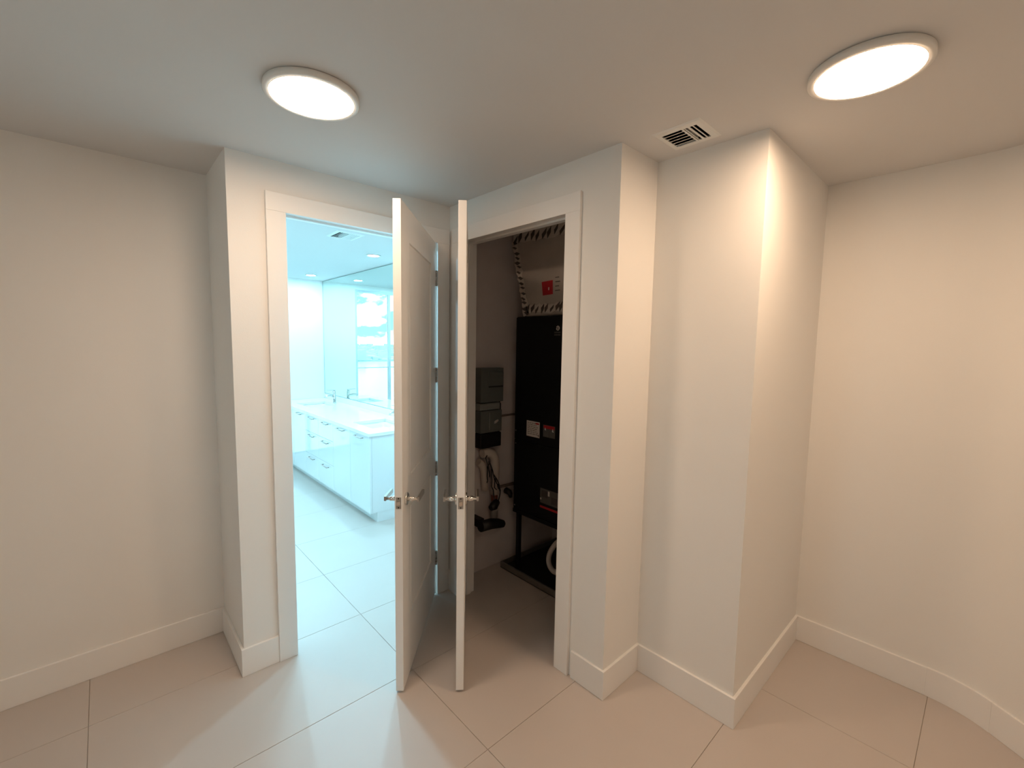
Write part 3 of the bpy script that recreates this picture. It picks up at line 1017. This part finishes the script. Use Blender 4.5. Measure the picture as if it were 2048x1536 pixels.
def ragged(name, pts, w, m, seed, x=DXF - 0.004):
    """uneven strip along a line on the duct's front face"""
    q = random.Random(seed)
    n_ = 26
    s_ = MB()
    a, b = Vector(pts[0]), Vector(pts[1])
    d = (b - a)
    nn = Vector((-d.y, d.x)).normalized()
    prev = None
    for i in range(n_ + 1):
        c = a + d * (i / n_)
        p = (c + nn * w * (0.5 + (q.random() - 0.5) * 0.3), c - nn * w * (0.5 + (q.random() - 0.5) * 0.3))
        if prev:
            s_.hexa([(x, prev[0].x, prev[0].y), (x, prev[1].x, prev[1].y), (x, p[1].x, p[1].y), (x, p[0].x, p[0].y),
                     (x + 0.006, prev[0].x, prev[0].y), (x + 0.006, prev[1].x, prev[1].y), (x + 0.006, p[1].x, p[1].y), (x + 0.006, p[0].x, p[0].y)])
        prev = p
    return s_.build(name, m, du)


def dashes(name, pts, w, m, seed, cnt, x=DXF - 0.0062):
    q = random.Random(seed)
    s_ = MB()
    a, b = Vector(pts[0]), Vector(pts[1])
    d = (b - a)
    u_ = d.normalized()
    nn = Vector((-d.y, d.x)).normalized()
    for i in range(cnt):
        c = a + d * ((i + 0.5 + (q.random() - 0.5) * 0.4) / cnt)
        l_, h_ = d.length / cnt * (0.3 + q.random() * 0.12), w * (0.16 + q.random() * 0.2)
        off = nn * w * 0.3 * (q.random() - 0.5)
        sk = nn * w * 0.25
        ps = [c + off - u_ * l_ - nn * h_ + sk, c + off + u_ * l_ - nn * h_ - sk, c + off + u_ * l_ * 0.8 + nn * h_ - sk, c + off - u_ * l_ * 0.8 + nn * h_ + sk]
        s_.hexa([(x, p.x, p.y) for p in ps] + [(x + 0.002, p.x, p.y) for p in ps])
    o = s_.build(name, m, du)
    return o


LE = ((yl0 - 0.012, 0.01), (yl1 - 0.02, dz1 - 0.10))
TE = ((yl1 - 0.01, dz1 - 0.09), (yr1, dz1 - 0.09))
BE = ((yl0, 0.055), (yr0, 0.055))
ragged('tape_strip', LE, 0.055, M['insul'], 5)
ragged('tape_strip', TE, 0.075, M['insul'], 6)
ragged('tape_strip', BE, 0.060, M['insul'], 7)
tag(dashes('tape_mark', LE, 0.055, M['smear'], 8, 15), 'dark smears along the tape', kind='stuff')
tag(dashes('tape_mark', TE, 0.075, M['smear'], 9, 17), 'dark smears along the tape', kind='stuff')
tag(dashes('tape_mark', BE, 0.060, M['smear'], 10, 13), 'dark smears along the tape', kind='stuff')
ry0, ry1, rz0, rz1 = 2.135, 2.245, 2.135 - AZ1, 2.232 - AZ1
rl = MB().hexa([(DXF - 0.0015, ry0, rz0), (DXF, ry0, rz0), (DXF, ry1 - 0.014, rz0 - 0.004), (DXF - 0.0015, ry1 - 0.014, rz0 - 0.004),
                (DXF - 0.0015, ry0 + 0.004, rz1), (DXF, ry0 + 0.004, rz1), (DXF, ry1, rz1 - 0.004), (DXF - 0.0015, ry1, rz1 - 0.004)]).build('red_tag', M['red'], du)
rl['label'] = 'red sticker'
MB().box(DXF - 0.0022, DXF - 0.001, 2.17, 2.178, rz0 + 0.03, rz0 + 0.05).build('printed_mark', M['paper'], rl)
bt = MB()
for k in range(4):
    bt.box(DXF - 0.0012, DXF, 2.07 + (k % 2) * 0.01, 2.115, rz0 + 0.02 + k * 0.03, rz0 + 0.026 + k * 0.03)
tag(bt.build('printed_text', M['grey_ink'], du), kind='stuff')

# ------------------------------------------------------------------ closet: switch gear and pipes on the left wall
YW = 2.62
db = empty('disconnect_box', (2.14, YW, 1.345))
tag(db, 'grey electrical disconnect box, uppermost on the closet wall', 'electrical box')
MB().box(-0.115, 0.105, -0.095, -0.0005, 0, 0.255).build('enclosure', M['boxgrey'], db, bevel=0.003)
MB().box(-0.05, 0.098, -0.104, -0.0955, 0.12, 0.225).build('cover', M['boxgrey'], db, bevel=0.002)
MB().box(-0.05, 0.09, -0.108, -0.1045, 0.112, 0.122).build('cover_lip', M['dark'], db)

lb = empty('junction_box', (2.13, YW, 1.285))
tag(lb, 'pale grey wall box just under the disconnect box', 'electrical box')
MB().box(-0.10, 0.095, -0.08, -0.0005, 0, 0.052).build('enclosure', M['boxlight'], lb, bevel=0.003)
MB().box(-0.102, 0.097, -0.083, -0.0805, 0.046, 0.052).build('cover_lip', M['boxgrey'], lb)

sb = empty('switch_box', (2.135, YW, 1.115))
tag(sb, 'dark switch box with a pale toggle on the closet wall', 'electrical box')
MB().box(-0.105, 0.102, -0.09, -0.0005, 0, 0.165).build('enclosure', M['boxgrey'], sb, bevel=0.003)
MB().box(-0.03, 0.09, -0.0945, -0.0905, 0.018, 0.150).build('cover_plate', M['boxgrey'], sb, bevel=0.002)
MB().hexa([(0.022, -0.095, 0.062), (0.042, -0.095, 0.064), (0.042, -0.0955, 0.084), (0.022, -0.0955, 0.082),
           (0.030, -0.120, 0.086), (0.044, -0.120, 0.088), (0.044, -0.115, 0.098), (0.030, -0.115, 0.096)]).build('toggle', M['paper'], sb)
MB().box(-0.028, -0.022, -0.0975, -0.0945, 0.02, 0.148).build('seam', M['boxlight'], sb)

lw = empty('control_box', (2.13, YW, 1.0))
tag(lw, 'black box lowest of the electrical boxes on the closet wall', 'electrical box')
MB().box(-0.105, 0.10, -0.095, -0.0005, 0, 0.108).build('enclosure', M['blackpl'], lw, bevel=0.006)

wc = MB().tube([(2.232, YW - 0.05, 1.36), (2.246, YW - 0.06, 1.32), (2.247, YW - 0.06, 1.18), (2.243, YW - 0.055, 1.12), (2.238, YW - 0.05, 1.09)], 0.006, 10)
tag(wc.build('cable', M['blackpl']), 'dark cable running down beside the wall boxes', 'cable')
wc = MB().tube([(2.252, YW - 0.012, 1.34), (2.256, YW - 0.012, 1.20), (2.250, YW - 0.012, 1.11), (2.244, YW - 0.02, 1.085)], 0.0035, 8)
tag(wc.build('cable', M['pvc']), 'thin pale wire beside the dark cable', 'cable')

MB_c = MB().tube([(2.255, YW - 0.012, 1.214), (2.62, YW - 0.012, 1.214)], 0.008, 10)
tag(MB_c.build('conduit', M['conduit']), 'thin brown conduit at switch height running to the air handler', 'pipe')
MB_c = MB().tube([(2.275, YW - 0.020, 0.642), (2.62, YW - 0.020, 0.640)], 0.012, 10)
tag(MB_c.build('conduit', M['conduit']), 'brown pipe low on the closet wall running to the air handler', 'pipe')

ip = MB()
ip.tube([(2.07, YW - 0.06, 0.955), (2.125, YW - 0.062, 0.955), (2.165, YW - 0.062, 0.942), (2.192, YW - 0.062, 0.90), (2.198, YW - 0.062, 0.83), (2.198, YW - 0.062, 0.615)], [0.034, 0.035, 0.036, 0.036, 0.036, 0.034], 20)
io = ip.build('insulated_pipe', M['insul'])
tag(io, 'thick insulated pipe bending down below the wall boxes, front one', 'pipe')
MB().tube([(2.196, YW - 0.062, 0.6145), (2.196, YW - 0.062, 0.50)], [0.026, 0.026], 18).build('copper_fitting', M['copper'], io)
MB().tube([(2.196, YW - 0.062, 0.4995), (2.196, YW - 0.062, 0.485), (2.196, YW - 0.062, 0.484), (2.198, YW - 0.062, 0.355)], [0.030, 0.030, 0.028, 0.028], 18).build('lower_pipe', M['pvc'], io)
MB().tube([(2.198, YW - 0.085, 0.555), (2.150, YW - 0.11, 0.545), (2.115, YW - 0.115, 0.535)], [0.028, 0.034, 0.022], 16).build('valve', M['blackpl'], io)
MB().tube([(2.198, YW - 0.1, 0.70), (2.207, YW - 0.102, 0.665)], [0.009, 0.007], 10).build('clip', M['blackpl'], io)
i2 = MB().tube([(2.05, YW - 0.04, 0.89), (2.09, YW - 0.04, 0.86), (2.110, YW - 0.04, 0.80), (2.115, YW - 0.04, 0.66)], [0.028, 0.03, 0.03, 0.028], 18)
tag(i2.build('insulated_pipe', M['insul']), 'insulated pipe behind the front one, half hidden by the jamb', 'pipe')
tg = MB()
q = random.Random(2)
for k in range(6):
    x = 2.075 + 0.014 * k + q.uniform(-0.008, 0.008)
    z = 0.93 - 0.03 * k + q.uniform(-0.02, 0.02)
    pts_ = []
    for m_ in range(7):
        pts_.append((x, YW - 0.105 - 0.004 * k, z))
        x += q.uniform(-0.016, 0.022)
        z -= q.uniform(0.015, 0.05)
    tg.tube(pts_, 0.0042, 8)
tag(tg.build('wiring', M['blackpl']), 'tangle of thin dark control wires in front of the pipes', 'wiring', kind='stuff')

ac = empty('actuator', (2.105, YW, 0.39))
tag(ac, 'black valve motor lying low on the closet wall', 'valve')
MB().tube([(-0.12, -0.155, 0.05), (-0.02, -0.155, 0.045), (0.05, -0.157, 0.03), (0.098, -0.159, 0.015), (0.112, -0.16, 0.012)], [0.040, 0.040, 0.036, 0.028, 0.014], 20).build('motor', M['blackpl'], ac)
MB().box(-0.10, -0.05, -0.11, -0.0005, 0.02, 0.08).build('bracket', M['blackpl'], ac)
kn = MB().tube([(2.372, YW - 0.0005, 0.59), (2.372, YW - 0.04, 0.585), (2.375, YW - 0.05, 0.57), (2.378, YW - 0.052, 0.545)], [0.026, 0.024, 0.02, 0.014], 16)
tag(kn.build('pipe_stub', M['blackpl']), 'small black pipe stub on the wall beside the air handler', 'pipe')
